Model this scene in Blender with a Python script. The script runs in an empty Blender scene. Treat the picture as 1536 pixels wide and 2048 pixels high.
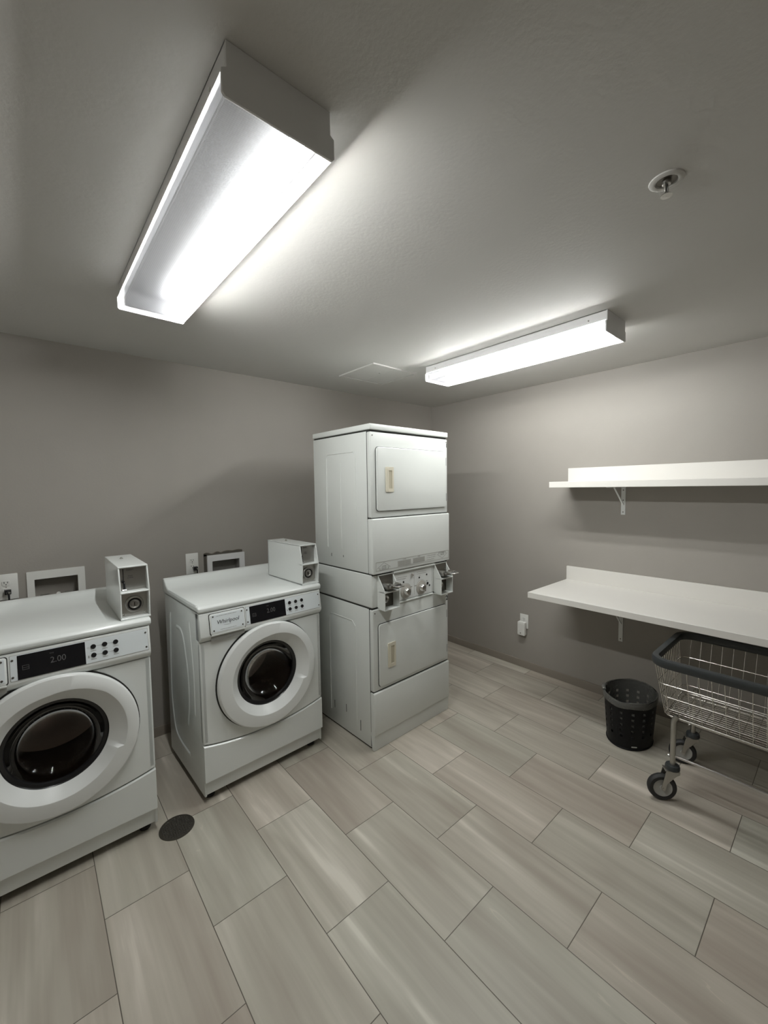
import bpy, bmesh, math, random
from mathutils import Vector, Matrix
random.seed(7)
S = bpy.context.scene
COL = S.collection
PI = math.pi

# ------------------------------------------------------------------ materials
def new_mat(name):
    m = bpy.data.materials.new(name); m.use_nodes = True
    nt = m.node_tree; nt.nodes.clear()
    out = nt.nodes.new('ShaderNodeOutputMaterial')
    return m, nt, out
def N(nt, t, **kw):
    n = nt.nodes.new(t)
    for k, v in kw.items():
        if k in n.inputs: n.inputs[k].default_value = v
        else: setattr(n, k, v)
    return n
def plain(name, col, rough=.5, metal=0., coat=0., bump=0., bscale=200., spec=.5, var=0.):
    m, nt, out = new_mat(name)
    p = N(nt, 'ShaderNodeBsdfPrincipled')
    p.inputs['Base Color'].default_value = (*col, 1)
    p.inputs['Roughness'].default_value = rough
    p.inputs['Metallic'].default_value = metal
    p.inputs['Coat Weight'].default_value = coat
    p.inputs['Coat Roughness'].default_value = .08
    p.inputs['Specular IOR Level'].default_value = spec
    nt.links.new(p.outputs[0], out.inputs[0])
    tc = N(nt, 'ShaderNodeTexCoord')
    if var:
        nz = N(nt, 'ShaderNodeTexNoise'); nz.inputs['Scale'].default_value = 6; nz.inputs['Detail'].default_value = 4
        nt.links.new(tc.outputs['Object'], nz.inputs['Vector'])
        mx = N(nt, 'ShaderNodeMix'); mx.data_type = 'RGBA'
        mx.inputs[6].default_value = (*[c * (1 - var) for c in col], 1)
        mx.inputs[7].default_value = (*[min(1, c * (1 + var)) for c in col], 1)
        nt.links.new(nz.outputs[0], mx.inputs[0]); nt.links.new(mx.outputs[2], p.inputs['Base Color'])
    if bump:
        nz = N(nt, 'ShaderNodeTexNoise'); nz.inputs['Scale'].default_value = bscale; nz.inputs['Detail'].default_value = 3
        nt.links.new(tc.outputs['Object'], nz.inputs['Vector'])
        b = N(nt, 'ShaderNodeBump'); b.inputs['Strength'].default_value = bump; b.inputs['Distance'].default_value = .002
        nt.links.new(nz.outputs[0], b.inputs['Height']); nt.links.new(b.outputs[0], p.inputs['Normal'])
    return m

M = {}
M['wall'] = plain('greige_wall_paint', (.342, .32, .289), .62, bump=.2, bscale=90, var=.03)
M['ceiling'] = plain('ceiling_paint', (.61, .60, .575), .7, bump=.3, bscale=75, var=.02)
M['base'] = plain('vinyl_base', (.25, .22, .185), .45)
M['enamel'] = plain('white_enamel', (.77, .80, .785), .28, coat=.3, bump=.03, bscale=300)
M['enamel_old'] = plain('aged_white_enamel', (.72, .745, .72), .32, coat=.25, bump=.05, bscale=150, var=.03)
M['plastic'] = plain('white_plastic', (.77, .79, .78), .32)
M['silver_plate'] = plain('pale_blue_grey_plate', (.72, .77, .79), .35)
M['cream'] = plain('cream_plastic', (.70, .66, .54), .4)
M['cream_shaded'] = plain('cream_recess_shade', (.52, .48, .37), .5)  # darker copy of the cream, paints the shade inside the handle
M['black'] = plain('black_plastic', (.012, .012, .013), .25)
M['blackmatte'] = plain('black_matte', (.015, .015, .015), .7)
M['rubber'] = plain('dark_rubber', (.02, .02, .02), .6)
M['gap'] = plain('dark_gap', (.025, .025, .022), .8)
M['display'] = plain('black_display_glass', (.006, .006, .008), .08)
M['ink'] = plain('black_ink', (.03, .03, .03), .6)
M['inkgrey_and_shade'] = plain('grey_ink_and_recess_shade', (.28, .28, .26), .6)  # print, and the painted shade under the drawer
M['inkpale'] = plain('pale_grey_ink', (.40, .40, .37), .6)
M['digit'] = plain('unlit_grey_digits', (.10, .10, .10), .4)
M['chrome'] = plain('chrome', (.72, .71, .69), .16, metal=1)
M['zinc'] = plain('zinc_steel', (.50, .49, .46), .38, metal=1, bump=.1, bscale=60)
M['steel'] = plain('brushed_steel', (.42, .41, .39), .35, metal=1)
M['darksteel'] = plain('dark_steel', (.16, .15, .13), .45, metal=1, bump=.5, bscale=220)
M['laminate'] = plain('white_laminate', (.78, .76, .72), .38, var=.02)
M['bumper'] = plain('dark_grey_vinyl_bumper', (.035, .04, .042), .42)
M['fixture'] = plain('white_steel_housing', (.78, .78, .78), .5)
M['hub'] = plain('grey_plastic_hub', (.42, .42, .40), .4)
M['outlet'] = plain('white_outlet_plastic', (.78, .78, .75), .4)
M['pipe'] = plain('grey_pipe', (.35, .34, .32), .5)
M['drum'] = plain('drum_steel', (.50, .44, .40), .3, metal=1, bump=.6, bscale=90)

def wire_mat():
    return plain('bright_wire', (.70, .68, .64), .22, metal=1)
M['wire'] = wire_mat()

def glass_dark():
    m, nt, out = new_mat('dark_door_glass')
    t = N(nt, 'ShaderNodeBsdfTransparent'); t.inputs[0].default_value = (.62, .58, .56, 1)
    g = N(nt, 'ShaderNodeBsdfGlossy'); g.inputs['Roughness'].default_value = .04; g.inputs[0].default_value = (.35, .35, .35, 1)
    f = N(nt, 'ShaderNodeFresnel'); f.inputs['IOR'].default_value = 1.45
    mx = N(nt, 'ShaderNodeMixShader')
    nt.links.new(f.outputs[0], mx.inputs[0]); nt.links.new(t.outputs[0], mx.inputs[1]); nt.links.new(g.outputs[0], mx.inputs[2])
    nt.links.new(mx.outputs[0], out.inputs[0]); return m
M['glass'] = glass_dark()

def film():
    m, nt, out = new_mat('smoky_bag_film')
    t = N(nt, 'ShaderNodeBsdfTransparent'); t.inputs[0].default_value = (.75, .75, .74, 1)
    p = N(nt, 'ShaderNodeBsdfPrincipled'); p.inputs['Base Color'].default_value = (.30, .30, .28, 1); p.inputs['Roughness'].default_value = .3
    tc = N(nt, 'ShaderNodeTexCoord'); nz = N(nt, 'ShaderNodeTexNoise'); nz.inputs['Scale'].default_value = 45; nz.inputs['Distortion'].default_value = 1.5
    b = N(nt, 'ShaderNodeBump'); b.inputs['Strength'].default_value = .8; b.inputs['Distance'].default_value = .004
    nt.links.new(tc.outputs['Object'], nz.inputs['Vector']); nt.links.new(nz.outputs[0], b.inputs['Height']); nt.links.new(b.outputs[0], p.inputs['Normal'])
    mx = N(nt, 'ShaderNodeMixShader'); mx.inputs[0].default_value = .42
    nt.links.new(t.outputs[0], mx.inputs[1]); nt.links.new(p.outputs[0], mx.inputs[2]); nt.links.new(mx.outputs[0], out.inputs[0])
    return m
M['film'] = film()

LENS_T = .62
def lens():
    m, nt, out = new_mat('prismatic_acrylic_lens')
    tc = N(nt, 'ShaderNodeTexCoord'); sx = N(nt, 'ShaderNodeSeparateXYZ'); nt.links.new(tc.outputs['Object'], sx.inputs[0])
    def mth(op, a, b=None):
        n = N(nt, 'ShaderNodeMath', operation=op)
        for i, v in enumerate((a, b)):
            if v is None: continue
            if isinstance(v, (int, float)): n.inputs[i].default_value = v
            else: nt.links.new(v, n.inputs[i])
        return n.outputs[0]
    k = 2 * PI / .010
    a = mth('MULTIPLY', mth('ADD', sx.outputs[0], sx.outputs[1]), k)
    b = mth('MULTIPLY', mth('SUBTRACT', sx.outputs[0], sx.outputs[1]), k)
    pat = mth('MULTIPLY', mth('SINE', a), mth('SINE', b))          # -1..1 prism dots
    fac = mth('MULTIPLY_ADD', pat, .06)
    nt.nodes[-1].inputs[2].default_value = LENS_T
    tr = N(nt, 'ShaderNodeBsdfTransparent'); tr.inputs[0].default_value = (.93, .95, .95, 1)
    tl = N(nt, 'ShaderNodeBsdfTranslucent'); tl.inputs[0].default_value = (.55, .565, .59, 1)
    df = N(nt, 'ShaderNodeBsdfDiffuse'); df.inputs[0].default_value = (.9, .9, .9, 1)
    gl = N(nt, 'ShaderNodeBsdfGlossy'); gl.inputs['Roughness'].default_value = .25
    m1 = N(nt, 'ShaderNodeMixShader'); tw = mth('MULTIPLY_ADD', pat, -.065); nt.nodes[-1].inputs[2].default_value = .935; nt.links.new(tw, m1.inputs[0])
    nt.links.new(tl.outputs[0], m1.inputs[1]); nt.links.new(df.outputs[0], m1.inputs[2])
    m2 = N(nt, 'ShaderNodeMixShader'); nt.links.new(fac, m2.inputs[0])
    nt.links.new(m1.outputs[0], m2.inputs[1]); nt.links.new(tr.outputs[0], m2.inputs[2])
    m3 = N(nt, 'ShaderNodeMixShader'); m3.inputs[0].default_value = .04
    nt.links.new(m2.outputs[0], m3.inputs[1]); nt.links.new(gl.outputs[0], m3.inputs[2])
    nt.links.new(m3.outputs[0], out.inputs[0]); return m
M['lens'] = lens()
def emit(name, col, s):
    m, nt, out = new_mat(name); e = N(nt, 'ShaderNodeEmission'); e.inputs[0].default_value = (*col, 1); e.inputs[1].default_value = s
    nt.links.new(e.outputs[0], out.inputs[0]); return m
M['tube_on'] = emit('lit_fluorescent_tube', (1.0, .995, .975), 215)
M['tube_pair'] = emit('lit_fluorescent_tube_pair', (1.0, .995, .975), 116)
M['dimming_insert'] = plain('near_black_dimming_coat', (.016, .016, .017), .6, spec=.03)  # near-black to dim the lens from inside, not the part's own colour
M['tube_off'] = plain('unlit_fluorescent_tube', (.012, .012, .013), .8, spec=.0)

def floor_mat():
    m, nt, out = new_mat('wood_look_stone_tile')
    L = nt.links.new
    tc = N(nt, 'ShaderNodeTexCoord')
    sx = N(nt, 'ShaderNodeSeparateXYZ'); L(tc.outputs['Object'], sx.inputs[0])
    def mth(op, a, b=None, c=None):
        n = N(nt, 'ShaderNodeMath', operation=op)
        for i, v in enumerate((a, b, c)):
            if v is None: continue
            if isinstance(v, (int, float)): n.inputs[i].default_value = v
            else: L(v, n.inputs[i])
        return n.outputs[0]
    G = .307; W = .614
    r = mth('DIVIDE', mth('ADD', sx.outputs[0], 3.195 + G * 20), G)      # row coordinate
    row = mth('FLOOR', r); rf = mth('FRACT', r)
    odd = mth('MODULO', row, 2.0)
    off = mth('MULTIPLY', odd, -.5)
    c = mth('ADD', mth('DIVIDE', mth('ADD', sx.outputs[1], 1.802 + W * 20), W), mth('ADD', off, 1.0))
    cf = mth('FRACT', c); ci = mth('FLOOR', c)
    # distance to tile edge in metres
    ex = mth('MULTIPLY', mth('MINIMUM', rf, mth('SUBTRACT', 1.0, rf)), G)
    ey = mth('MULTIPLY', mth('MINIMUM', cf, mth('SUBTRACT', 1.0, cf)), W)
    e = mth('MINIMUM', ex, ey)
    grout = mth('LESS_THAN', e, .0015)
    cv = N(nt, 'ShaderNodeCombineXYZ'); L(row, cv.inputs[0]); L(ci, cv.inputs[1])
    wn = N(nt, 'ShaderNodeTexWhiteNoise'); wn.noise_dimensions = '2D'; L(cv.outputs[0], wn.inputs['Vector'])
    ws = N(nt, 'ShaderNodeSeparateColor'); L(wn.outputs['Color'], ws.inputs[0])
    # streaks run along the tile's length
    p = N(nt, 'ShaderNodeCombineXYZ')
    L(mth('MULTIPLY_ADD', ws.outputs[0], 53.0, mth('MULTIPLY', sx.outputs[0], 6.5)), p.inputs[0])
    L(mth('MULTIPLY_ADD', ws.outputs[1], 31.0, mth('MULTIPLY', sx.outputs[1], .9)), p.inputs[1])
    n1 = N(nt, 'ShaderNodeTexNoise'); n1.inputs['Scale'].default_value = 1.0; n1.inputs['Detail'].default_value = 3; n1.inputs['Roughness'].default_value = .5; n1.inputs['Distortion'].default_value = .5
    L(p.outputs[0], n1.inputs['Vector'])
    p2 = N(nt, 'ShaderNodeCombineXYZ')
    L(mth('MULTIPLY_ADD', ws.outputs[2], 77.0, mth('MULTIPLY', sx.outputs[0], 30.0)), p2.inputs[0])
    L(mth('MULTIPLY_ADD', ws.outputs[0], 19.0, mth('MULTIPLY', sx.outputs[1], 1.1)), p2.inputs[1])
    n2 = N(nt, 'ShaderNodeTexNoise'); n2.inputs['Scale'].default_value = 1.0; n2.inputs['Detail'].default_value = 4; n2.inputs['Distortion'].default_value = .2
    L(p2.outputs[0], n2.inputs['Vector'])
    cr = N(nt, 'ShaderNodeValToRGB'); el = cr.color_ramp.elements
    el[0].position = .28; el[0].color = (.33, .30, .26, 1)
    el[1].position = .70; el[1].color = (.68, .66, .60, 1)
    x = el.new(.43); x.color = (.39, .365, .318, 1)
    x = el.new(.54); x.color = (.455, .44, .385, 1)
    x = el.new(.62); x.color = (.53, .51, .455, 1)
    comb = mth('ADD', mth('MULTIPLY', n1.outputs[0], .72), mth('MULTIPLY', n2.outputs[0], .30))
    comb = mth('ADD', comb, mth('MULTIPLY', mth('SUBTRACT', ws.outputs[2], .5), .10))
    L(comb, cr.inputs[0])
    # thin pale veins
    v = mth('ABSOLUTE', mth('SUBTRACT', n1.outputs[0], .58))
    vein = mth('MULTIPLY', mth('LESS_THAN', v, .004), mth('GREATER_THAN', n2.outputs[0], .58))
    mv = N(nt, 'ShaderNodeMix'); mv.data_type = 'RGBA'; mv.inputs[7].default_value = (.60, .57, .50, 1)
    L(mth('MULTIPLY', vein, .5), mv.inputs[0]); L(cr.outputs[0], mv.inputs[6])
    # warm / green tint drift per tile
    tint = N(nt, 'ShaderNodeMix'); tint.data_type = 'RGBA'; tint.blend_type = 'MULTIPLY'; tint.inputs[0].default_value = 1
    tm = N(nt, 'ShaderNodeMix'); tm.data_type = 'RGBA'; tm.inputs[6].default_value = (1.04, .975, .945, 1); tm.inputs[7].default_value = (.995, 1.0, .965, 1)
    L(ws.outputs[1], tm.inputs[0]); L(mv.outputs[2], tint.inputs[6]); L(tm.outputs[2], tint.inputs[7])
    mg = N(nt, 'ShaderNodeMix'); mg.data_type = 'RGBA'; mg.inputs[7].default_value = (.12, .105, .085, 1)
    L(grout, mg.inputs[0]); L(tint.outputs[2], mg.inputs[6])
    b = N(nt, 'ShaderNodeBsdfPrincipled'); L(mg.outputs[2], b.inputs['Base Color'])
    b.inputs['Roughness'].default_value = .42; b.inputs['Specular IOR Level'].default_value = .35
    h = mth('MINIMUM', mth('DIVIDE', e, .003), 1.0)
    bp = N(nt, 'ShaderNodeBump'); bp.inputs['Strength'].default_value = .5; bp.inputs['Distance'].default_value = .001
    L(mth('MULTIPLY_ADD', n2.outputs[0], .5, h), bp.inputs['Height']); L(bp.outputs[0], b.inputs['Normal'])
    L(b.outputs[0], out.inputs[0]); return m
M['floor'] = floor_mat()

# ------------------------------------------------------------------ geometry helpers
class MB:
    """collects shapes, then becomes ONE mesh object"""
    def __init__(s): s.bm = bmesh.new()
    def _bev(s, faces, w, seg):
        if w <= 0: return
        es = set()
        for f in faces:
            for e in f.edges:
                if len(e.link_faces) == 2 and e.calc_face_angle(0) > .5: es.add(e)
        bmesh.ops.bevel(s.bm, geom=list(es), offset=w, segments=seg, affect='EDGES', profile=.5)
    def box(s, x0, x1, y0, y1, z0, z1, bev=0, seg=2):
        return s.prism([(x0, z0), (x1, z0), (x1, z1), (x0, z1)], y0, y1, 'y', bev, seg)
    def prism(s, pts, a, b, axis='y', bev=0, seg=2):
        """pts 2D polygon; axis y: (x,z); axis x: (y,z); axis z: (x,y); extruded from a to b"""
        def P(p, t):
            return {'y': (p[0], t, p[1]), 'x': (t, p[0], p[1]), 'z': (p[0], p[1], t)}[axis]
        v0 = [s.bm.verts.new(P(p, a)) for p in pts]; v1 = [s.bm.verts.new(P(p, b)) for p in pts]
        n = len(pts); fs = [s.bm.faces.new(v0), s.bm.faces.new(v1[::-1])]
        for i in range(n):
            j = (i + 1) % n; fs.append(s.bm.faces.new((v0[j], v0[i], v1[i], v1[j])))
        bmesh.ops.recalc_face_normals(s.bm, faces=fs)
        s._bev(fs, bev, seg); return s
    def grid(s, rings, closed_u=True, closed_v=False, cap0=False, cap1=False):
        V = [[s.bm.verts.new(p) for p in r] for r in rings]; fs = []
        n = len(V[0]); m = len(V)
        for i in range(m - (0 if closed_v else 1)):
            for j in range(n - (0 if closed_u else 1)):
                a, b, c, d = V[i][j], V[i][(j + 1) % n], V[(i + 1) % m][(j + 1) % n], V[(i + 1) % m][j]
                try: fs.append(s.bm.faces.new((a, b, c, d)))
                except ValueError: pass
        if cap0: fs.append(s.bm.faces.new(V[0][::-1]))
        if cap1: fs.append(s.bm.faces.new(V[-1]))
        bmesh.ops.recalc_face_normals(s.bm, faces=fs); return s
    def lathe(s, prof, c, axis='y', seg=48, cap0=False, cap1=False, sx=1, closed=False):
        """prof: list of (r, t) with t along the axis from c"""
        rings = []
        for r, t in prof:
            ring = []
            for k in range(seg):
                a = 2 * PI * k / seg; u, w = r * math.cos(a) * sx, r * math.sin(a)
                ring.append({'y': (c[0] + u, c[1] + t, c[2] + w), 'x': (c[0] + t, c[1] + u, c[2] + w), 'z': (c[0] + u, c[1] + w, c[2] + t)}[axis])
            rings.append(ring)
        return s.grid(rings, True, closed, cap0, cap1)
    def cyl(s, c, r, t0, t1, axis='y', seg=24, bev=0):
        if bev: return s.lathe([(r - bev, t0), (r, t0 + bev * (1 if t1 > t0 else -1)), (r, t1 - bev * (1 if t1 > t0 else -1)), (r - bev, t1)], c, axis, seg, True, True)
        return s.lathe([(r, t0), (r, t1)], c, axis, seg, True, True)
    def tube(s, pts, r, seg=8, closed=False, flat=1):
        pts = [Vector(p) for p in pts]; n = len(pts); rings = []
        up = Vector((0, 0, 1)); prev = None
        for i, p in enumerate(pts):
            a = pts[(i - 1) % n] if (closed or i > 0) else p; b = pts[(i + 1) % n] if (closed or i < n - 1) else p
            t = (b - a).normalized()
            if prev is None:
                q = up if abs(t.dot(up)) < .9 else Vector((1, 0, 0)); x = t.cross(q).normalized()
            else:
                x = (prev - t * prev.dot(t)).normalized()
            prev = x; y = t.cross(x)
            rings.append([p + (x * math.cos(2 * PI * k / seg) + y * math.sin(2 * PI * k / seg) * flat) * r for k in range(seg)])
        return s.grid(rings, True, closed, not closed, not closed)
    def text(s, body, size, M4, ext=.0003, align='CENTER', shear=0, sx=1, offset=0):
        c = bpy.data.curves.new('t', 'FONT'); c.body = body; c.size = size; c.extrude = ext; c.align_x = align; c.align_y = 'CENTER'; c.shear = shear; c.offset = offset
        c.resolution_u = 3
        o = bpy.data.objects.new('t', c); COL.objects.link(o)
        dg = bpy.context.evaluated_depsgraph_get(); dg.update()
        me = bpy.data.meshes.new_from_object(o.evaluated_get(dg))
        # text lies in XY; stand it up facing -Y
        me.transform(M4 @ Matrix.Rotation(PI / 2, 4, 'X') @ Matrix.Diagonal((sx, 1, 1, 1)))
        s.bm.from_mesh(me); bpy.data.objects.remove(o); bpy.data.meshes.remove(me); bpy.data.curves.remove(c); return s
    def xf(s, M4): s.bm.transform(M4); return s
    def split(s, name, mat, parent=None, angle=35):
        """each separate piece becomes a mesh object of its own"""
        left = set(s.bm.verts); out = []
        s.bm.verts.index_update()
        while left:
            st = [left.pop()]; comp = set(st)
            while st:
                v = st.pop()
                for e_ in v.link_edges:
                    q = e_.other_vert(v)
                    if q not in comp: comp.add(q); left.discard(q); st.append(q)
            m = MB(); mp = {}
            for v in comp: mp[v] = m.bm.verts.new(v.co)
            for f in {f for v in comp for f in v.link_faces}: m.bm.faces.new([mp[v] for v in f.verts])
            out.append(m.build(name, mat, parent, angle))
        s.bm.free(); return out
    def build(s, name, mat, parent=None, angle=35, kind=None, label=None):
        me = bpy.data.meshes.new(name); s.bm.to_mesh(me); s.bm.free()
        me.materials.append(mat)
        for p in me.polygons: p.use_smooth = True
        me.set_sharp_from_angle(angle=math.radians(angle))
        o = bpy.data.objects.new(name, me); COL.objects.link(o)
        if parent: o.parent = parent
        if kind: o['kind'] = kind
        if label: o['label'] = label
        return o
def T(x=0, y=0, z=0): return Matrix.Translation((x, y, z))
def rrect(x0, x1, z0, z1, r, n=5):
    pts = []
    for cx, cz, a0 in ((x1 - r, z1 - r, 0), (x0 + r, z1 - r, 90), (x0 + r, z0 + r, 180), (x1 - r, z0 + r, 270)):
        for k in range(n + 1):
            a = math.radians(a0 + 90 * k / n); pts.append((cx + r * math.cos(a), cz + r * math.sin(a)))
    return pts
def thing(name, label, cat, loc=(0, 0, 0), rz=0, group=None):
    o = bpy.data.objects.new(name, None); COL.objects.link(o); o.location = loc; o.rotation_euler = (0, 0, rz)
    o.empty_display_size = .1
    o['label'] = label; o['category'] = cat
    if group: o['group'] = group
    return o
def tag(o, label, cat, group=None):
    o['label'] = label; o['category'] = cat
    if group: o['group'] = group
    return o
def dup(root, loc, rz, label):
    def cp(o, parent):
        c = o.copy(); COL.objects.link(c); c.parent = parent
        for ch in list(o.children): cp(ch, c)
        return c
    r = cp(root, None); r.location = loc; r.rotation_euler = (0, 0, rz); r['label'] = label
    return r

# ------------------------------------------------------------------ room
H = 2.511; XL, YF = -4.45, -4.35
MB().box(XL - .1, .1, YF - .1, .1, -.1, 0).build('floor', M['floor'], kind='structure')
MB().box(XL - .1, .1, YF - .1, .1, H, H + .1).build('ceiling', M['ceiling'], kind='structure')
MB().box(0, .1, YF - .1, .1, 0, H).build('wall_right', M['wall'], kind='structure')
MB().box(XL - .1, XL, YF - .1, .1, 0, H).build('wall_left', M['wall'], kind='structure')
MB().box(XL, 0, YF - .1, YF, 0, H).build('wall_front', M['wall'], kind='structure')
# back wall with the two openings for the washing machine outlet boxes
HO = [(-3.335, -3.136, .985, 1.16), (-2.361, -2.160, .97, 1.14)]
w = MB()
xs = [XL]; 
for a, b, c, d in HO: xs += [a, b]
xs.append(0)
for i in range(len(xs) - 1):
    hole = i % 2 == 1
    if hole:
        a, b, c, d = HO[i // 2]; w.box(a, b, 0, .1, 0, c); w.box(a, b, 0, .1, d, H)
    else: w.box(xs[i], xs[i + 1], 0, .1, 0, H)
bmesh.ops.remove_doubles(w.bm, verts=w.bm.verts, dist=1e-5)
w.build('wall_back', M['wall'], kind='structure')
prof = [(0, 0), (-.013, 0), (-.011, .048), (-.006, .062), (0, .064)]
b = MB(); b.prism([(0, 0), (-.014, 0), (-.011, .05), (-.007, .062), (0, .064)], XL, 0, 'x'); b.build('baseboard_back', M['base'], kind='structure')
b = MB(); b.prism([(0, 0), (-.014, 0), (-.011, .05), (-.007, .062), (0, .064)], YF, -.014, 'x'); b.xf(Matrix(((0, 1, 0, 0), (1, 0, 0, 0), (0, 0, 1, 0), (0, 0, 0, 1)))); bmesh.ops.reverse_faces(b.bm, faces=b.bm.faces); b.build('baseboard_right', M['base'], kind='structure')

# ------------------------------------------------------------------ washer
WASH_W, WASH_D = .73, .60
def make_washer(loc, rz, label, show='2.00'):
    r = thing('washing_machine', label, 'washing machine', loc, rz, 'front load washing machines')
    W_, D_ = WASH_W, WASH_D
    # cabinet: shell without a front
    b = MB()
    b.box(0, .012, .012, D_, .04, 1.022, .004)
    b.box(W_ - .012, W_, .012, D_, .04, 1.022, .004)
    b.box(.01, W_ - .01, D_ - .01, D_, .06, 1.022)
    b.box(.01, W_ - .01, .03, D_ - .01, .06, .07)
    b.box(0, .03, 0, .03, .33, .868, .008, 3); b.box(W_ - .03, W_, 0, .03, .33, .868, .008, 3)
    A = [(0.49, 0.931), (0.519, 0.693), (0.535, 0.449), (0.52, 0.323), (0.483, 0.203), (0.384, 0.174), (0.223, 0.174)]
    B = [(0.388, 0.867), (0.28, 0.872), (0.231, 0.745), (0.201, 0.633), (0.202, 0.48), (0.245, 0.333)]
    C_ = [(0.154, 0.954), (0.121, 0.777), (0.105, 0.636), (0.112, 0.438)]
    def smooth(P):
        for _ in range(3):
            Q = [P[0]]
            for i in range(len(P) - 1):
                a, c = P[i], P[i + 1]
                Q += [(.75 * a[0] + .25 * c[0], .75 * a[1] + .25 * c[1]), (.25 * a[0] + .75 * c[0], .25 * a[1] + .75 * c[1])]
            P = Q + [P[-1]]
        return P
    for P, rad in ((A, .012), (B, .014), (C_, .009)):
        P = smooth(P)
        for x in (0, W_):
            pts = [Vector((x, p[0], p[1])) for p in P]; rings = []
            n = len(pts)
            for i, p in enumerate(pts):
                t = (pts[min(i + 1, n - 1)] - pts[max(i - 1, 0)]).normalized(); sd = t.cross(Vector((1, 0, 0)))
                k = min(1, min(i, n - 1 - i) / 3)
                sg = -1 if x == 0 else 1
                rings.append([p + sd * rad * q + Vector((sg * (h * .0045 * k + .0003), 0, 0)) for q, h in ((-1, -.3), (-.6, .45), (-.2, .95), (.2, .95), (.6, .45), (1, -.3))])
            b.grid(rings, False)
    b.build('cabinet', M['enamel'], r)
    # front panel with the round opening
    cx, cz = .372, .60; R0 = .262
    def seam(u):                                                # curved seam over the access panel
        t = (u - W_ / 2) / (W_ / 2); return .283 + .045 * t * t
    top = .869
    angs = sorted([2 * PI * k / 120 for k in range(120)] + [math.atan2(z - cz, x - cx) % (2 * PI) for x, z in ((0, seam(0)), (W_, seam(W_)), (0, top), (W_, top))])
    outer, inner = [], []
    for a in angs:
        dx, dz = math.cos(a), math.sin(a); best = 9
        for s in (((W_ - .002) - cx) / dx if dx > 1e-6 else 9, (.002 - cx) / dx if dx < -1e-6 else 9, (top - cz) / dz if dz > 1e-6 else 9):
            best = min(best, s)
        if dz < 0:
            s = .2
            for _ in range(40):
                u = cx + dx * s; s = (seam(min(max(u, 0), W_)) - cz) / dz
            best = min(best, s) if s > 0 else best
        outer.append((cx + dx * best, cz + dz * best)); inner.append((cx + dx * R0, cz + dz * R0))
    b = MB()
    b.grid([[(x, .03, z) for x, z in outer], [(x, .004, z) for x, z in outer], [(cx + (x - cx) * .99, 0, cz + (z - cz) * .993) for x, z in outer],
            [(x, 0, z) for x, z in inner], [(x, .02, z) for x, z in inner]])
    b.build('front_panel', M['enamel'], r)
    # lower access panel
    n = 24; b = MB()
    def sec(v, zl):
        return None
    rows = []
    for k in range(n + 1):
        u = .001 + (W_ - .002) * k / n; zt = seam(u) - .006
        uu = u
        rows.append([(uu, .03, zt), (uu, .003, zt), (uu, -.003, zt - .006), (uu, -.004, .125), (uu, .012, .122 - .004), (uu, .020, .045), (uu, .035, .04), (uu, .05, .06)])
    rows = [[(p[0], p[1], p[2]) for p in rr] for rr in rows]
    b.grid(rows, False, False)
    b.bm.faces.new([b.bm.verts.new(p) for p in rows[0]]); b.bm.faces.new([b.bm.verts.new(p) for p in rows[-1][::-1]])
    bmesh.ops.remove_doubles(b.bm, verts=b.bm.verts, dist=1e-5)
    b.build('access_panel', M['enamel'], r, 25)
    MB().box(.02, W_ - .02, .014, .03, .262, .34).build('seam_backing', M['gap'], r)
    # fascia, leaning outward towards its bottom edge
    FT, FB = 1.018, .905; SL = .018 / (FT - FB)
    def fv(z): return -.004 - (FT - z) * SL
    b = MB()
    b.prism([(.05, 1.02), (.0, 1.02), (-.004, FT), (fv(FB), FB), (-.021, .897), (-.014, .885), (-.002, .873), (.05, .873)], .0, W_, 'x', .003, 2)
    b.build('control_panel', M['enamel'], r)
    tilt = math.atan(SL)
    PL = T(0, fv(FT), FT) @ Matrix.Rotation(-tilt, 4, 'X')       # frame on the sloped face: x along, z up along slope, -y outward
    zl = lambda z: (z - FT) / math.cos(tilt)
    # detergent drawer
    b = MB(); b.prism(rrect(.046, .238, zl(.903), zl(1.012), .010), -.0012, .001, 'y'); b.xf(PL); b.build('drawer_gap', M['gap'], r)
    b = MB(); b.prism(rrect(.049, .235, zl(.906), zl(1.0095), .010), -.006, .0, 'y', .002, 2); b.xf(PL); b.box(.052, .232, -.028, -.012, .8985, .9065, .003, 2); dr = b.build('detergent_drawer', M['enamel'], r)
    b = MB(); b.prism(rrect(.056, .229, zl(.915), zl(1.004), .004), -.0072, -.0055, 'y', .0005, 1); b.xf(PL); b.build('nameplate', M['silver_plate'], dr)
    b = MB()
    for x in (.066, .219):
        for z in (.924, .995): b.cyl((x, 0, zl(z)), .0042, -.0092, -.007, 'y', 12, .001)
    b.xf(PL); b.split('screw', M['darksteel'], dr)
    b = MB()
    b.text('Whirlpool', .0285, PL @ T(.142, -.0077, zl(.962)), shear=.2)
    for k in range(14):
        a0, a1 = -.9 + k * .1, -.9 + (k + 1) * .1
        f = lambda a: (.145 + .030 * a, zl(.948) - .006 * (1 - a * a) + .003 * a)
        (xa, za), (xb, zb) = f(a0), f(a1); t = .0009 * (1 - abs(a0 + .2))
        q = MB(); q.prism([(xa, za), (xb, zb), (xb, zb + t + .0002), (xa, za + t + .0002)], -.0078, -.0072); q.xf(PL)
        tmp = bpy.data.meshes.new('q'); q.bm.to_mesh(tmp); b.bm.from_mesh(tmp); bpy.data.meshes.remove(tmp); q.bm.free()
    b.build('logo', M['ink'], dr)
    b = MB(); x = .082
    for ln, x0, x1, z in ((0, .085, .190, .995), (1, .100, .185, .924)):
        x = x0
        while x < x1:
            wd = random.choice((.004, .006, .009)); b.box(x, min(x + wd, x1), -.0077, -.0071, zl(z) - .0010, zl(z) + .0010); x += wd + .0018
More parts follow.
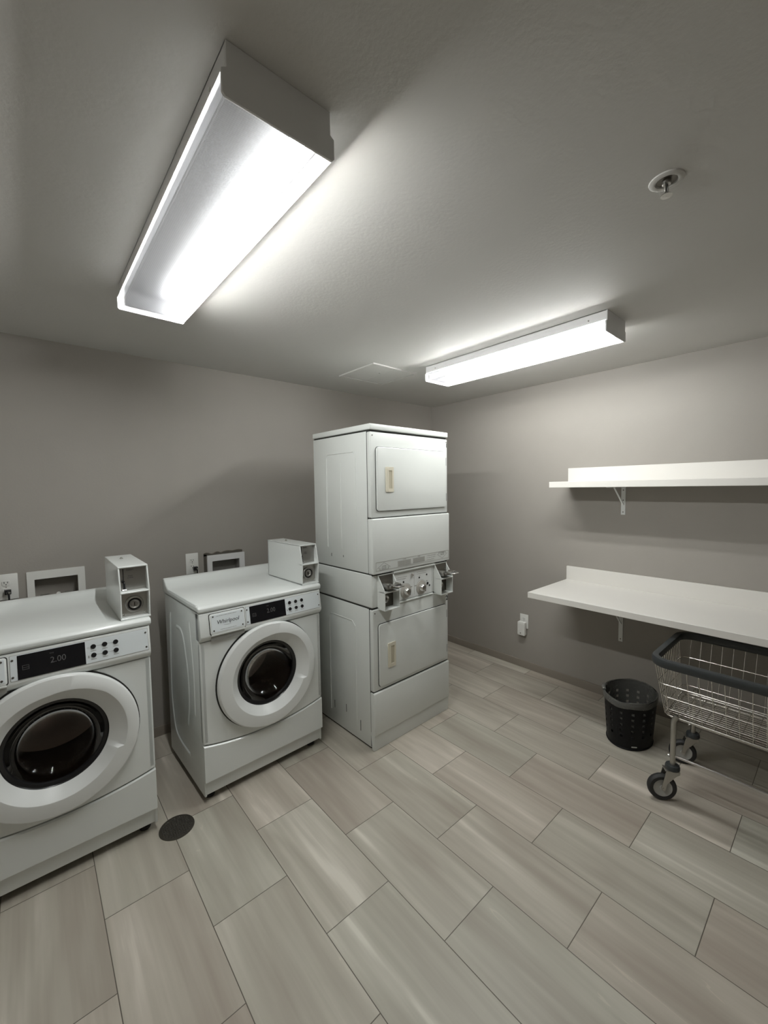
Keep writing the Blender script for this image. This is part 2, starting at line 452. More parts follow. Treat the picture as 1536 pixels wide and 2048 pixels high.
    b.xf(PL); b.build('small_print', M['inkgrey_and_shade'], dr)
    # grey plate that paints the shade of the recess under the drawer
    b = MB(); b.prism(rrect(.052, .232, .872, .900, .008), -.019, -.008, 'y', .001, 1); b.build('drawer_recess_shade', M['inkgrey_and_shade'], r)
    # control plate
    b = MB(); b.prism(rrect(.243, .722, zl(.9115), zl(1.0105), .003), -.0009, .001, 'y'); b.xf(PL); b.build('plate_edge', M['inkpale'], r)
    b = MB(); b.prism(rrect(.2445, .7205, zl(.913), zl(1.009), .003), -.0016, .0, 'y', .0004, 1); b.xf(PL); pl = b.build('control_plate', M['silver_plate'], r)
    b = MB()
    for x in (.251, .712):
        for z in (.927, .992): b.cyl((x, 0, zl(z)), .0042, -.0036, -.0014, 'y', 12, .001)
    b.xf(PL); b.split('screw', M['darksteel'], pl)
    b = MB(); b.box(.2655, .4835, -.0026, -.001, zl(.9135), zl(1.0065), .0004, 1); b.xf(PL); dp = b.build('display', M['display'], r)
    b = MB()
    b.text(show, .034, PL @ T(.392, -.0028, zl(.962)), ext=.0001, sx=.9)
    b.text('TIME', .007, PL @ T(.372, -.0028, zl(.990)), ext=.0001)
    b.box(.281, .300, -.0029, -.0025, zl(.948), zl(.9495)); b.box(.281, .300, -.0029, -.0025, zl(.9555), zl(.957)); b.box(.281, .300, -.0029, -.0025, zl(.964), zl(.9655))
    b.box(.280, .2815, -.0029, -.0025, zl(.948), zl(.9655)); b.box(.2995, .301, -.0029, -.0025, zl(.948), zl(.9655))
    b.xf(T()); 
    o = b.build('display_digits', M['digit'], dp)
    # boxes above were built in the plate frame: bring them there
    me = o.data
    nb = MB()
    me_verts = [v for v in me.vertices]
    for v in me_verts:
        if v.co.z < .2: v.co = PL @ v.co
    nb.bm.free()
    for z in (.944, .980):
        for x in (.512, .553, .594):
            bb = MB(); bb.lathe([(.0098, 0), (.0098, -.003), (.008, -.0048), (.0045, -.0042), (.0001, -.0036)], (x, -.001, zl(z)), 'y', 20); bb.xf(PL); bb.build('button', M['black'], r)
    b = MB()
    for z in (.944, .980): b.box(.512, .604, -.0020, -.0012, zl(z) - .0005, zl(z) + .0005)
    for z in (.962, .927):
        for x in (.512, .553, .594): b.box(x - .010, x + .010, -.0020, -.0012, zl(z) - .0010, zl(z) + .0010)
    b.box(.492, .496, -.0020, -.0012, zl(.935), zl(.945)); b.lathe([(.0038, -.0019), (.0030, -.0019)], (.494, 0, zl(.978)), 'y', 12)
    b.xf(PL); b.build('button_markings', M['inkgrey_and_shade'], pl)
    # lid with raised back
    b = MB()
    lp = [(-.005, 1.026), (-.008, 1.030), (-.0085, 1.045), (-.005, 1.0525), (.004, 1.0568), (.47, 1.057), (.52, 1.062), (.555, 1.082), (.575, 1.108), (.590, 1.114), (.612, 1.114), (.620, 1.106), (.620, 1.026)]
    b.prism(lp, -.005, .739, 'x', .008, 4)
    b.build('lid', M['enamel'], r, 30)
    b = MB(); b.box(.003, W_ - .003, .004, .59, 1.019, 1.028); b.build('lid_gap', M['gap'], r)
    # slightly raised rim around the sunken top
    b = MB(); b.tube([(.732, .03, 1.0555), (.732, .5, 1.0565)], .005); b.tube([(.002, .03, 1.0555), (.002, .5, 1.0565)], .005); b.split('lid_rim', M['enamel'], r)
    # door
    dv = -.012
    b = MB(); b.lathe([(.302, .0005), (.302, -.003), (.285, -.003), (.285, .0005)], (cx, 0, cz), 'y', 72, closed=True); b.build('door_shadow_ring', M['gap'], r)  # dark ring painted as the shadow gap around the door
    rings = []; seg = 120
    profb = [(.262, -.001), (.292, -.003), (.297, -.010), (.2965, -.022), (.2935, -.030), (.288, -.034), (.230, -.041), (.2255, -.0405), (.2225, -.038), (.205, -.020), (.186, -.002), (.183, .001), (.183, .012)]
    for i, (rr, t) in enumerate(profb):
        ring = []
        for k in range(seg):
            a = 2 * PI * k / seg; deg = math.degrees(a); deg = deg - 360 if deg > 180 else deg
            q = rr
            if 6 <= i <= 9:
                up = min(1, max(0, (deg + 24) / 3)) * min(1, max(0, (95 - deg) / 50))
                q = rr + .022 * up * (1 if i < 9 else .6)
            ring.append((cx + q * math.cos(a), t, cz + q * math.sin(a)))
        rings.append(ring)
    b = MB(); b.grid(rings); d = b.build('door', M['plastic'], r, 28)
    b = MB(); b.lathe([(.184, .002), (.180, .008), (.168, .012), (.163, .022)], (cx, 0, cz), 'y', 64); b.build('glass_frame', M['black'], d)
    b = MB(); b.lathe([(.164, .018), (.156, .034), (.140, .058), (.112, .080), (.075, .094), (.035, .100), (.001, .101)], (cx, 0, cz), 'y', 64); b.build('door_glass', M['glass'], d)
    b = MB(); b.lathe([(.262, .0), (.262, .03), (.25, .045), (.235, .075), (.225, .085), (.222, .10)], (cx, 0, cz), 'y', 64); b.build('gasket', M['rubber'], r)
    b = MB(); b.lathe([(.222, .095), (.25, .10), (.26, .12), (.26, .50), (.22, .52), (.10, .535), (.05, .52), (.001, .51)], (cx, 0, cz), 'y', 64)
    for a in (90, 210, 330):
        a = math.radians(a + 15)
        q = Vector((math.cos(a), 0, math.sin(a))); s_ = Vector((-math.sin(a), 0, math.cos(a)))
        c0 = Vector((cx, 0, cz))
        b.grid([[c0 + q * .262 + s_ * -.04 + Vector((0, y, 0)), c0 + q * .20 + s_ * -.008 + Vector((0, y, 0)), c0 + q * .20 + s_ * .008 + Vector((0, y, 0)), c0 + q * .262 + s_ * .04 + Vector((0, y, 0))] for y in (.125, .50)], False)
    b.build('drum', M['drum'], r)
    # coin box
    p = [(.46, 1.058), (.022, 1.058), (.016, 1.19), (.044, 1.303), (.46, 1.303)]
    b = MB(); t = .006; x0, x1 = .623, .744
    b.prism(p, x0, x0 + t, 'x', .0015, 1); b.prism(p, x1 - t, x1, 'x', .0015, 1)
    b.box(x0, x1, .041, .46, 1.297, 1.304, .0015, 1)
    b.box(x0, x1, .015, .06, 1.181, 1.188, .0015, 1)
    b.box(x0, x1, .020, .45, 1.058, 1.066, .001, 1); b.box(x0, x1, .454, .46, 1.06, 1.302)
    cb = b.build('coin_box', M['enamel'], r)
    MB().box(x0 + t, x1 - t, .062, .068, 1.186, 1.298).build('coin_plate', M['steel'], cb)
    MB().box(x0 + t, x1 - t, .055, .061, 1.066, 1.182).build('lock_plate', M['zinc'], cb)
    b = MB(); b.box(.6445, .6475, .0605, .0625, 1.235, 1.290)
    b.lathe([(.001, .0), (.006, .0), (.006, .012)], (.643, .052, 1.232), 'y', 14); b.box(.643, .652, .054, .0622, 1.196, 1.226, .002, 1); b.build('coin_slot', M['black'], cb)
    b = MB(); b.tube([(.640, .056, 1.200), (.640, .054, 1.192), (.655, .054, 1.192), (.657, .056, 1.202)], .0022); b.build('coin_return', M['chrome'], cb)
    b = MB(); b.text('INSERT', .009, T(.674, .0615, 1.283), ext=.0002); b.text('TWO\nCOINS', .008, T(.674, .0615, 1.250), ext=.0002); b.build('coin_markings', M['ink'], cb)
    b = MB(); c0 = (.684, .055, 1.122)
    b.lathe([(.038, 0), (.038, -.006), (.034, -.010), (.029, -.009), (.027, -.002)], c0, 'y', 40)
    lk = b.build('lock', M['steel'], cb)
    b = MB(); b.lathe([(.028, -.0015), (.022, -.0015)], c0, 'y', 40); b.build('lock_groove', M['blackmatte'], lk)
    b = MB(); b.lathe([(.022, -.001), (.021, -.008), (.017, -.009), (.014, -.006), (.001, -.006)], c0, 'y', 40); b.build('lock_barrel', M['steel'], lk)
    MB().box(.6825, .6855, .0455, .050, 1.114, 1.130).build('keyhole', M['black'], cb)
    b = MB()
    for x, z in ((.638, 1.076), (.729, 1.076)): b.cyl((x, .055, z), .006, -.008, 0, 'y', 12, .0015)
    b.split('bolt', M['chrome'], cb)
    b = MB(); b.cyl((.676, .30, 1.304), .008, 0, .006, 'z', 16, .001); b.cyl((.676, .30, 1.310), .004, 0, .004, 'z', 12); b.build('top_lock', M['chrome'], cb)
    for x in (.045, W_ - .045):
        for y in (.075, .52):
            MB().lathe([(.001, 0), (.024, 0), (.026, .006), (.022, .014), (.008, .018), (.008, .065)], (x, y, 0), 'z', 20).build('levelling_foot', M['rubber'], r)
    return r
washer = make_washer((-2.715, -.865, 0), .0314, 'white front load washer beside the stacked dryers, its left side panel in view')
w2 = dup(washer, (-3.668, -.872, 0), 0, 'white front load washer cut by the left edge of the photo, nearest the camera')

# ------------------------------------------------------------------ stacked dryer
dr = thing('stacked_dryer', 'tall white stacked coin dryer with two square doors in the corner', 'dryer', (-1.779, -1.114, 0), .0208)
DW, DD = .7245, .62
def frame_seam(z0, z1): MB().box(.0025, DW - .0025, .024, .05, z0, z1).build('side_seam', M['gap'], dr)
e = M['enamel_old']; M['dial'] = plain('beige_dial', (.46, .44, .40), .35)
def body(name, z0, z1, v0=.031):
    b = MB(); b.box(0, DW, v0, DD, z0, z1, .006, 2); return b
b = body('u', 1.122, 1.994)
for z0, z1 in ((1.25, 1.88),):
    b.tube([(.0003, .46, z0), (.0003, .46, z1 - .02), (.0003, .44, z1), (.0003, .16, z1), (.0003, .14, z1 - .02), (.0003, .14, z0)], .004, 6, flat=1)
    b.tube([(.0003, .30, z0), (.0003, .30, z1 - .06)], .003, 6)
b.build('upper_cabinet', e, dr)
MB().box(.004, DW - .004, .0, DD - .01, 1.110, 1.13).box(.004, DW - .004, .004, DD - .01, .895, .915).box(.004, DW - .004, .004, DD - .01, 1.985, 2.003).split('seam_gap', M['gap'], dr)
frame_seam(.02, .90); frame_seam(1.125, 1.99)
b = MB(); b.box(0, DW, .0, DD, .909, 1.116, .008, 3)
b.build('console', e, dr)
b = body('l', .012, .901)
b.tube([(.0003, .46, .10), (.0003, .46, .76), (.0003, .44, .79), (.0003, .20, .79), (.0003, .17, .76), (.0003, .17, .10)], .004, 6)
b.build('lower_cabinet', e, dr)
MB().box(.01, DW - .01, .02, DD - .01, 0, .014).build('plinth', M['gap'], dr)
b = MB(); b.box(-.004, DW + .004, -.010, DD, 2.002, 2.038, .006, 3); b.build('top_panel', e, dr)
# side slots
b = MB()
for v, z0, z1 in ((.418, .121, .173), (.284, .143, .196), (.132, .078, .149), (.4185, 1.189, 1.211), (.2835, 1.197, 1.211)): b.box(-.0006, .001, v - .0025, v + .0025, z0, z1)
b.split('side_slot', M['gap'], dr)
def front(z0, z1, d0, d1, hz, nm):
    b = MB(); b.box(-.001, DW + .001, -.006, .0285, z0, z1, .008, 3); f = b.build(nm + '_front_frame', e, dr)
    b = MB(); b.prism(rrect(.0380, .7000, d0 - .003, d1 + .003, .023), -.0072, -.004, 'y'); b.build('door_gap', M['gap'], dr)
    b = MB(); b.prism(rrect(.041, .697, d0, d1, .020), -.018, -.006, 'y', .004, 3); d = b.build('door', e, dr, 30)
    h0, h1 = hz
    b = MB()
    o = rrect(.110, .176, h0, h1, .004, 2); i = rrect(.126, .163, h0 + .022, h1 - .022, .003, 2)
    b.grid([[(x, -.018, z) for x, z in o], [(x, -.023, z) for x, z in o], [(x, -.023, z) for x, z in i], [(x, -.019, z) for x, z in i]])
    b.box(.124, .134, -.025, -.022, h0 + .006, h1 - .006, .001, 1)
    hd = b.build('handle', M['cream'], d, 30, label='cream recessed plastic handle')
    MB().box(.125, .164, -.0195, -.0182, h0 + .02, h1 - .02).build('handle_recess_shade', M['cream_shaded'], hd)  # recess shade painted in as a darker cream
    for z in (d0 + .07, d1 - .07): MB().box(.6965, .7025, -.015, -.006, z - .028, z + .028, .001, 1).build('hinge', M['blackmatte'], d)
    b = MB()
    for x in (.016, .712): b.cyl((x, 0, z1 - .022), .004, -.008, -.0055, 'y', 12)
    b.split('screw', M['darksteel'], f)
    return f
front(1.468, 1.990, 1.508, 1.900, (1.624, 1.780), 'upper')
front(.380, .899, .404, .802, (.510, .668), 'lower')
b = MB(); b.text('1', .040, T(.7145, -.0064, 1.945), ext=.0002, offset=.001); b.build('number_marking', M['ink'], dr)
b = MB(); b.text('2', .046, T(.7115, -.0064, .842), ext=.0002, offset=.0014); b.build('number_marking', M['ink'], dr)
MB().box(.002, DW - .002, .0, .03, 1.455, 1.475).box(.002, DW - .002, .0, .03, .365, .385).split('front_gap', M['gap'], dr)
b = MB(); b.box(-.003, DW + .004, -.020, .029, 1.121, 1.463, .008, 3); b.build('service_panel', e, dr)
b = MB(); b.box(-.003, DW + .002, -.014, .029, .100, .374, .008, 3)
b.prism([(-.008, .115), (-.002, .0), (.02, .0), (.03, .115)], -.002, DW + .001, 'x', .002, 1); b.build('toe_panel', e, dr)
# decal strip
F = -.0206
b = MB(); o = rrect(.018, .716, 1.140, 1.196, .002, 1); i = rrect(.0205, .7135, 1.1425, 1.1925, .001, 1)
b.grid([[(x, F, z) for x, z in o], [(x, F - .0004, z) for x, z in o], [(x, F - .0004, z) for x, z in i], [(x, F, z) for x, z in i]]); st = b.build('instruction_strip', M['inkpale'], dr)
b = MB()
def frame_poly(b, pts, cx, cz, k=.90):
    b.grid([[(x, F - .0002, z) for x, z in pts], [(x, F - .0008, z) for x, z in pts], [(cx + (x - cx) * k, F - .0008, cz + (z - cz) * k) for x, z in pts], [(cx + (x - cx) * k, F - .0002, cz + (z - cz) * k) for x, z in pts]])
up = [(.028, 1.157), (.085, 1.190), (.142, 1.157), (.122, 1.157), (.122, 1.143), (.048, 1.143), (.048, 1.157)]
frame_poly(b, up, .085, 1.166, .90)
dn = [(.588, 1.178), (.645, 1.145), (.702, 1.178), (.682, 1.178), (.682, 1.192), (.608, 1.192), (.608, 1.178)]
frame_poly(b, dn, .645, 1.169, .90)
b.box(.205, .325, F - .0008, F, 1.147, 1.181); b.box(.345, .460, F - .0008, F, 1.149, 1.182)
b.split('instruction_block', M['inkpale'], dr)
b = MB(); PT = lambda x, z: T(x, F - .0011, z)
for x, z, s in ((.085, 1.165, 'UPPER'), (.085, 1.152, 'DRYER'), (.645, 1.184, 'LOWER'), (.645, 1.172, 'DRYER')): b.text(s, .013, PT(x, z), ext=.0002)
b.text('LOWER', .009, PT(.265, 1.187), ext=.0002); b.text('UPPER', .009, PT(.402, 1.188), ext=.0002)
for row in range(4):
    for x0, x1 in ((.215, .315), (.355, .450)):
        x = x0
        while x < x1: 
            wd = random.choice((.006, .01, .014)); b.box(x, min(x + wd, x1), F - .0011, F - .0008, 1.153 + row * .007, 1.155 + row * .007); x += wd + .003
for row, x1 in ((0, .555), (1, .570), (2, .575)):
    x = .480
    while x < x1:
        wd = random.choice((.006, .01, .014)); b.box(x, min(x + wd, x1), F - .0005, F, 1.152 + row * .014, 1.1545 + row * .014); x += wd + .003
b.build('instruction_print', M['inkgrey_and_shade'], dr)
MB().box(.152, .185, -.008, .001, 1.119, 1.130).build('panel_latch', M['blackmatte'], dr)
# console plate and knobs
b = MB(); b.box(.176, .560, -.012, .01, .900, .909, .002, 1); b.box(.172, .574, -.016, .01, 1.104, 1.1175, .003, 2); b.split('console_ledge', e, dr)
b = MB(); b.prism(rrect(.178, .556, .912, 1.098, .004), -.003, .0, 'y', .0008, 1); b.build('console_plate', M['plastic'], dr)
b = MB()
o = rrect(.184, .552, .916, 1.093, .003, 1); i = rrect(.1855, .5505, .9175, 1.0915, .002, 1)
b.grid([[(x, -.003, z) for x, z in o], [(x, -.0036, z) for x, z in o], [(x, -.0036, z) for x, z in i], [(x, -.003, z) for x, z in i]])
b.box(.371, .3725, -.0037, -.003, .93, 1.06)
for cx_, cz_ in ((.292, .968), (.442, .968)):
    b.lathe([(.052, -.0034), (.050, -.0036), (.050, -.003)], (cx_, 0, cz_), 'y', 32)
for x0, z0 in ((.205, 1.065), (.40, 1.075)):
    for k in range(2):
        x = x0
        while x < x0 + .09: wd = random.choice((.006, .01)); b.box(x, x + wd, -.0037, -.003, z0 - k * .012, z0 - k * .012 + .003); x += wd + .003
for x0, z0 in ((.335, .985), (.375, .985), (.49, 1.0), (.49, .975)): b.box(x0, x0 + .018, -.0037, -.003, z0, z0 + .006)
b.text('START', .008, T(.275, -.0036, 1.052), ext=.0002); b.text('ON', .008, T(.427, -.0036, 1.052), ext=.0002)
b.build('console_markings', M['inkpale'], dr)
for x in (.292, .442):
    b = MB(); b.lathe([(.047, -.003), (.046, -.006), (.028, -.008)], (x, 0, .968), 'y', 36, False, True); b.build('dial_skirt', M['dial'], dr)
    b = MB(); b.lathe([(.026, -.006), (.024, -.024), (.017, -.033), (.001, -.034)], (x, 0, .968), 'y', 28); b.box(x - .0045, x + .0045, -.044, -.026, .946, .990, .002, 1); kn = b.build('knob', M['chrome'], dr)
    MB().box(x + .004, x + .012, -.0335, -.028, .955, .981, .001, 1).build('knob_grip', M['black'], kn)
for x, z, q in ((.270, 1.032, .0065), (.422, 1.038, .0065), (.497, 1.048, .0065), (.505, .985, .010), (.525, .968, .007), (.198, .950, .008)):
    MB().cyl((x, 0, z), q, -.006, -.003, 'y', 16, .001).build('indicator_light', M['black'], dr)
b = MB(); b.cyl((.350, 0, 1.070), .011, -.016, -.003, 'y', 20, .002); b.build('console_lock', M['chrome'], dr)
# coin boxes
for u0 in (.044, .574):
    u1 = u0 + .128; t = .005
    p = [(.0, .909), (.0, 1.108), (-.006, 1.112), (-.070, 1.018), (-.070, .899), (-.058, .899)]
    b = MB(); b.prism(p, u0, u0 + t, 'x', .0012, 1); b.prism(p, u1 - t, u1, 'x', .0012, 1)
    b.box(u0, u1, -.071, .0, .898, .904, .001, 1); b.box(u0, u1, -.071, -.02, 1.006, 1.014, .001, 1); b.box(u0, u1, -.010, .0, 1.104, 1.112, .001, 1)
    cb = b.build('coin_box', e, dr)
    MB().box(u0 + t, u1 - t, -.012, -.004, .904, 1.106).build('coin_box_back', M['darksteel'], cb)
    b = MB(); b.lathe([(.024, -.012), (.024, -.020), (.018, -.024), (.012, -.018), (.001, -.018)], (u0 + .058, 0, .955), 'y', 28); b.build('lock', M['chrome'], cb)
    MB().box(u0 + .0565, u0 + .0595, -.0195, -.017, .947, .963).build('keyhole', M['black'], cb)
    b = MB()
    b.box(u0 + .016, u1 - .016, -.078, -.010, 1.030, 1.062, .004, 2)
    b.box(u0 + .024, u1 - .024, -.098, -.076, 1.040, 1.056, .003, 2)
    sl = b.build('coin_slide', M['steel'], cb)
    um = (u0 + u1) / 2
    b = MB(); b.box(um - .030, um + .030, -.118, -.010, 1.060, 1.065, .0015, 1)
    b.tube([(um - .024, -.085, 1.056), (um - .026, -.135, 1.056), (um - .018, -.150, 1.056), (um + .018, -.150, 1.056), (um + .026, -.135, 1.056), (um + .024, -.085, 1.056)], .0055, 10)
    b.build('slide_handle', M['chrome'], sl)
    MB().box(um - .016, um + .016, -.141, -.100, 1.0515, 1.0605, .002, 1).build('slide_insert', M['black'], sl)

# ------------------------------------------------------------------ shelves
def bracket(parent, z, depth, drop, y=-1.909):
    b = MB()
    b.box(-.0045, -.0005, y - .015, y + .015, z - drop, z, .001, 1)
    b.box(-depth, -.002, y - .015, y + .015, z - .004, z, .001, 1)
    b.prism([(-depth * .62, z - .006), (-depth * .62 - .008, z - .004), (-.004, z - drop * .62 - .01), (-.004, z - drop * .62)], y - .005, y + .005, 'y')
    br = b.build('bracket', M['plastic'], parent)
    b = MB()
    for dz in (.025, .10, drop - .02): b.cyl((-.0045, y, z - dz), .0042, -.0018, 0, 'x', 10)
    b.split('bracket_screw', M['darksteel'], br)
YE = -3.75
u = thing('wall_shelf', 'narrow white upper shelf with a white backsplash on the right wall', 'shelf', (0, 0, 1.634))
b = MB(); b.box(-.335, -.001, YE, -1.502, 0, .044, .0015, 1); b.build('shelf_board', M['laminate'], u)
b = MB(); b.box(-.020, -.001, YE, -1.502, .044, .154, .0015, 1); b.build('backsplash', M['laminate'], u)
bracket(u, 0, .29, .208)
c = thing('laundry_counter', 'deep white wall-mounted counter with backsplash below the upper shelf', 'counter', (0, 0, .838))
b = MB(); b.box(-.631, -.001, YE, -1.498, 0, .041, .0015, 1); b.build('countertop', M['laminate'], c)
b = MB(); b.box(-.020, -.001, YE, -1.498, .041, .150, .0015, 1); b.build('backsplash', M['laminate'], c)
bracket(c, 0, .42, .375)

# ------------------------------------------------------------------ ceiling lights
def fixture(loc, lit, label):
    r = thing('ceiling_light', label, 'ceiling light', loc, 0, 'wraparound fluorescent ceiling lights')
    w_, L_ = .258, 1.215; z0 = -.106                   # local origin at the ceiling, x 0..w, y 0..L
    b = MB()
    b.box(.010, w_ - .010, .006, L_ - .006, -.003, 0)
    b.box(.010, .014, .006, L_ - .006, -.047, 0); b.box(w_ - .014, w_ - .010, .006, L_ - .006, -.047, 0)
    b.build('housing', M['fixture'], r)
    b = MB(); b.prism([(.015, -.004), (w_ - .015, -.004), (w_ - .015, -.012), (w_ / 2 + .03, -.030), (w_ / 2 - .03, -.030), (.015, -.012)], .008, L_ - .008, 'y'); b.build('dimming_insert', M['dimming_insert'], r)  # dark insert added to hold back light behind the lens
    for y0, y1 in ((0, .006), (L_ - .006, L_)):
        p = [(.0, z0 + .006), (.006, z0), (w_ - .006, z0), (w_, z0 + .006), (w_, -.056), (w_ - .010, -.050), (w_ - .010, 0), (.010, 0), (.010, -.050), (0, -.056)]
        b = MB(); b.prism(p, y0, y1, 'y', .001, 1)
        b.build('end_cap', M['fixture'], r)
    b = MB()
    pr = [(.008, -.050), (.003, -.054), (.002, z0 + .010), (.004, z0 + .004), (.010, z0 + .001), (w_ - .010, z0 + .001), (w_ - .004, z0 + .004), (w_ - .002, z0 + .010), (w_ - .003, -.054), (w_ - .008, -.050)]
    b.grid([[(x, y, z) for x, z in pr] for y in (.006, L_ - .006)], False)
    b.build('lens', M['lens'], r)
    for x, on in ((.066, lit[0]), (w_ - .066, lit[1])):
        if not on: continue
        b = MB(); b.cyl((x, .03, -.060), .016, 0, L_ - .06, 'y', 14); b.build('lamp_tube', M['tube_pair' if lit[0] else 'tube_on'] if on else M['tube_off'], r)
    for y in (.012, L_ - .012): MB().box(.03, w_ - .03, y - .006, y + .006, -.085, -.006).build('lamp_holder', M['dimming_insert'], r)
    b = MB()
    for y in (.09, L_ - .09):
        for x in (.0095, w_ - .0095): b.cyl((x, y, -.030), .004, -.002, .002, 'x', 10)
    b.split('screw', M['chrome'], r)
    return r
fixture((-3.020, -2.211, H), (False, True), 'long fluorescent ceiling light over the washers with a single lit tube')
fixture((-1.158, -2.206, H), (True, True), 'brightly lit fluorescent ceiling light nearer the shelves, both tubes on')

# ------------------------------------------------------------------ ceiling details
a = thing('access_panel', 'square white access panel in the ceiling above the stacked dryer', 'access panel', (-1.29, -.63, H))
b = MB(); o = [(-.215, -.205), (.215, -.205), (.215, .205), (-.215, .205)]; i = [(x * .93, y * .93) for x, y in o]
b.grid([[(x, y, 0) for x, y in o], [(x, y, -.009) for x, y in o], [(x, y, -.009) for x, y in i], [(x, y, -.003) for x, y in i]]); b.build('frame', M['ceiling'], a, 25)
MB().box(-.197, .197, -.188, .188, -.007, -.002, .001, 1).build('panel', M['ceiling'], a)
MB().box(-.0015, .0015, -.186, .186, -.0078, -.006).build('centre_rib', M['ceiling'], a)
MB().cyl((-.03, -.05, -.009), .006, 0, .003, 'z', 12).build('latch', M['steel'], a)
s = thing('fire_sprinkler', 'small recessed fire sprinkler head in the ceiling', 'sprinkler', (-1.925, -2.650, H))
MB().lathe([(.044, 0), (.043, -.003), (.036, -.006), (.028, -.005), (.026, .0)], (0, 0, 0), 'z', 40).build('escutcheon', M['ceiling'], s)
MB().lathe([(.026, -.001), (.024, -.0005), (.012, -.0005)], (0, 0, 0), 'z', 32, False, True).build('cup', M['darksteel'], s)
b = MB(); b.cyl((0, 0, 0), .011, -.012, 0, 'z', 16, .001)
b.tube([(-.009, 0, -.010), (-.014, 0, -.022), (-.011, 0, -.034), (0, 0, -.040)], .0022, 8); b.tube([(.009, 0, -.010), (.014, 0, -.022), (.011, 0, -.034), (0, 0, -.040)], .0022, 8)
b.build('sprinkler_frame', M['zinc'], s)
b = MB(); b.lathe([(.001, -.040), (.014, -.041), (.015, -.043), (.001, -.0435)], (0, 0, 0), 'z', 24); b.build('deflector', M['zinc'], s)
MB().cyl((0, 0, 0), .0022, -.038, -.012, 'z', 10).build('glass_bulb', M['rubber'], s)

# ------------------------------------------------------------------ wall outlets
def outlet(loc, rz, label, w_=.076, h=.125):
    r = thing('wall_outlet', label, 'outlet', loc, rz, 'duplex wall outlets')
    b = MB(); b.box(-w_ / 2, w_ / 2, -.006, 0, -h / 2, h / 2, .003, 2); b.build('cover_plate', M['outlet'], r)
    for dz in (.021, -.021):
        b = MB(); b.prism(rrect(-.0165, .0165, dz - .0145, dz + .0145, .006, 4), -.0085, -.005, 'y', .0006, 1); rc = b.build('receptacle', M['outlet'], r)
        b = MB(); b.box(-.0085, -.0060, -.0089, -.008, dz - .001, dz + .009); b.box(.0055, .0080, -.0089, -.008, dz - .000, dz + .008); b.cyl((0, 0, dz - .0075), .0028, -.0089, -.008, 'y', 10); b.split('slot', M['black'], rc)
    MB().cyl((0, 0, 0), .003, -.0072, -.005, 'y', 10).split('screw', M['zinc'], r)
    return r
outlet((-2.494, -.001, 1.140), 0, 'white duplex outlet on the back wall behind the washer beside the dryers', .082, .145)
outlet((-3.452, -.001, 1.138), 0, 'white duplex outlet at the left edge of the photo behind the nearest washer', .098, .142)
outlet((-.001, -1.112, .428), PI / 2 * -1, 'white duplex outlet low on the right wall', .080, .128)
def plug(x, z, label):
    r = thing('power_plug', label, 'plug', (x, -.009, z), 0, 'black plugs with cords')
    b = MB(); b.box(-.014, .014, -.026, -.0005, -.013, .013, .004, 2); b.lathe([(.011, -.024), (.009, -.034), (.006, -.040)], (.002, 0, -.002), 'y', 16, False, True); b.build('plug_body', M['black'], r)
    MB().cyl((.006, 0, .0), .005, -.042, -.034, 'y', 14, .001).build('plug_screw', M['chrome'], r)
    b = MB(); b.tube([(.002, -.030, -.004), (.004, -.040, -.014), (.004, -.038, -.035), (.002, -.030, -.09), (0, -.028, -.3), (.01, -.03, -.7)], .0045, 8); b.build('cord', M['black'], r)
plug(-2.478, 1.106, 'black plug in the outlet behind the washer beside the dryers')
plug(-3.446, 1.112, 'black plug in the outlet behind the nearest washer, far left')
p = thing('plug_in_unit', 'small white plug-in unit in the low outlet on the right wall', 'plug-in device', (-.0095, -1.103, .365), -PI / 2)
b = MB(); b.prism(rrect(-.036, .036, -.062, .062, .010), -.034, 0, 'y', .004, 3); b.build('casing', M['outlet'], p)
MB().prism(rrect(-.028, .028, -.012, .048, .006), -.0352, -.033, 'y', .0006, 1).build('front_cover', M['outlet'], p)
MB().cyl((-.004, 0, -.040), .006, -.0362, -.033, 'y', 14, .001).build('button', M['inkgrey_and_shade'], p)
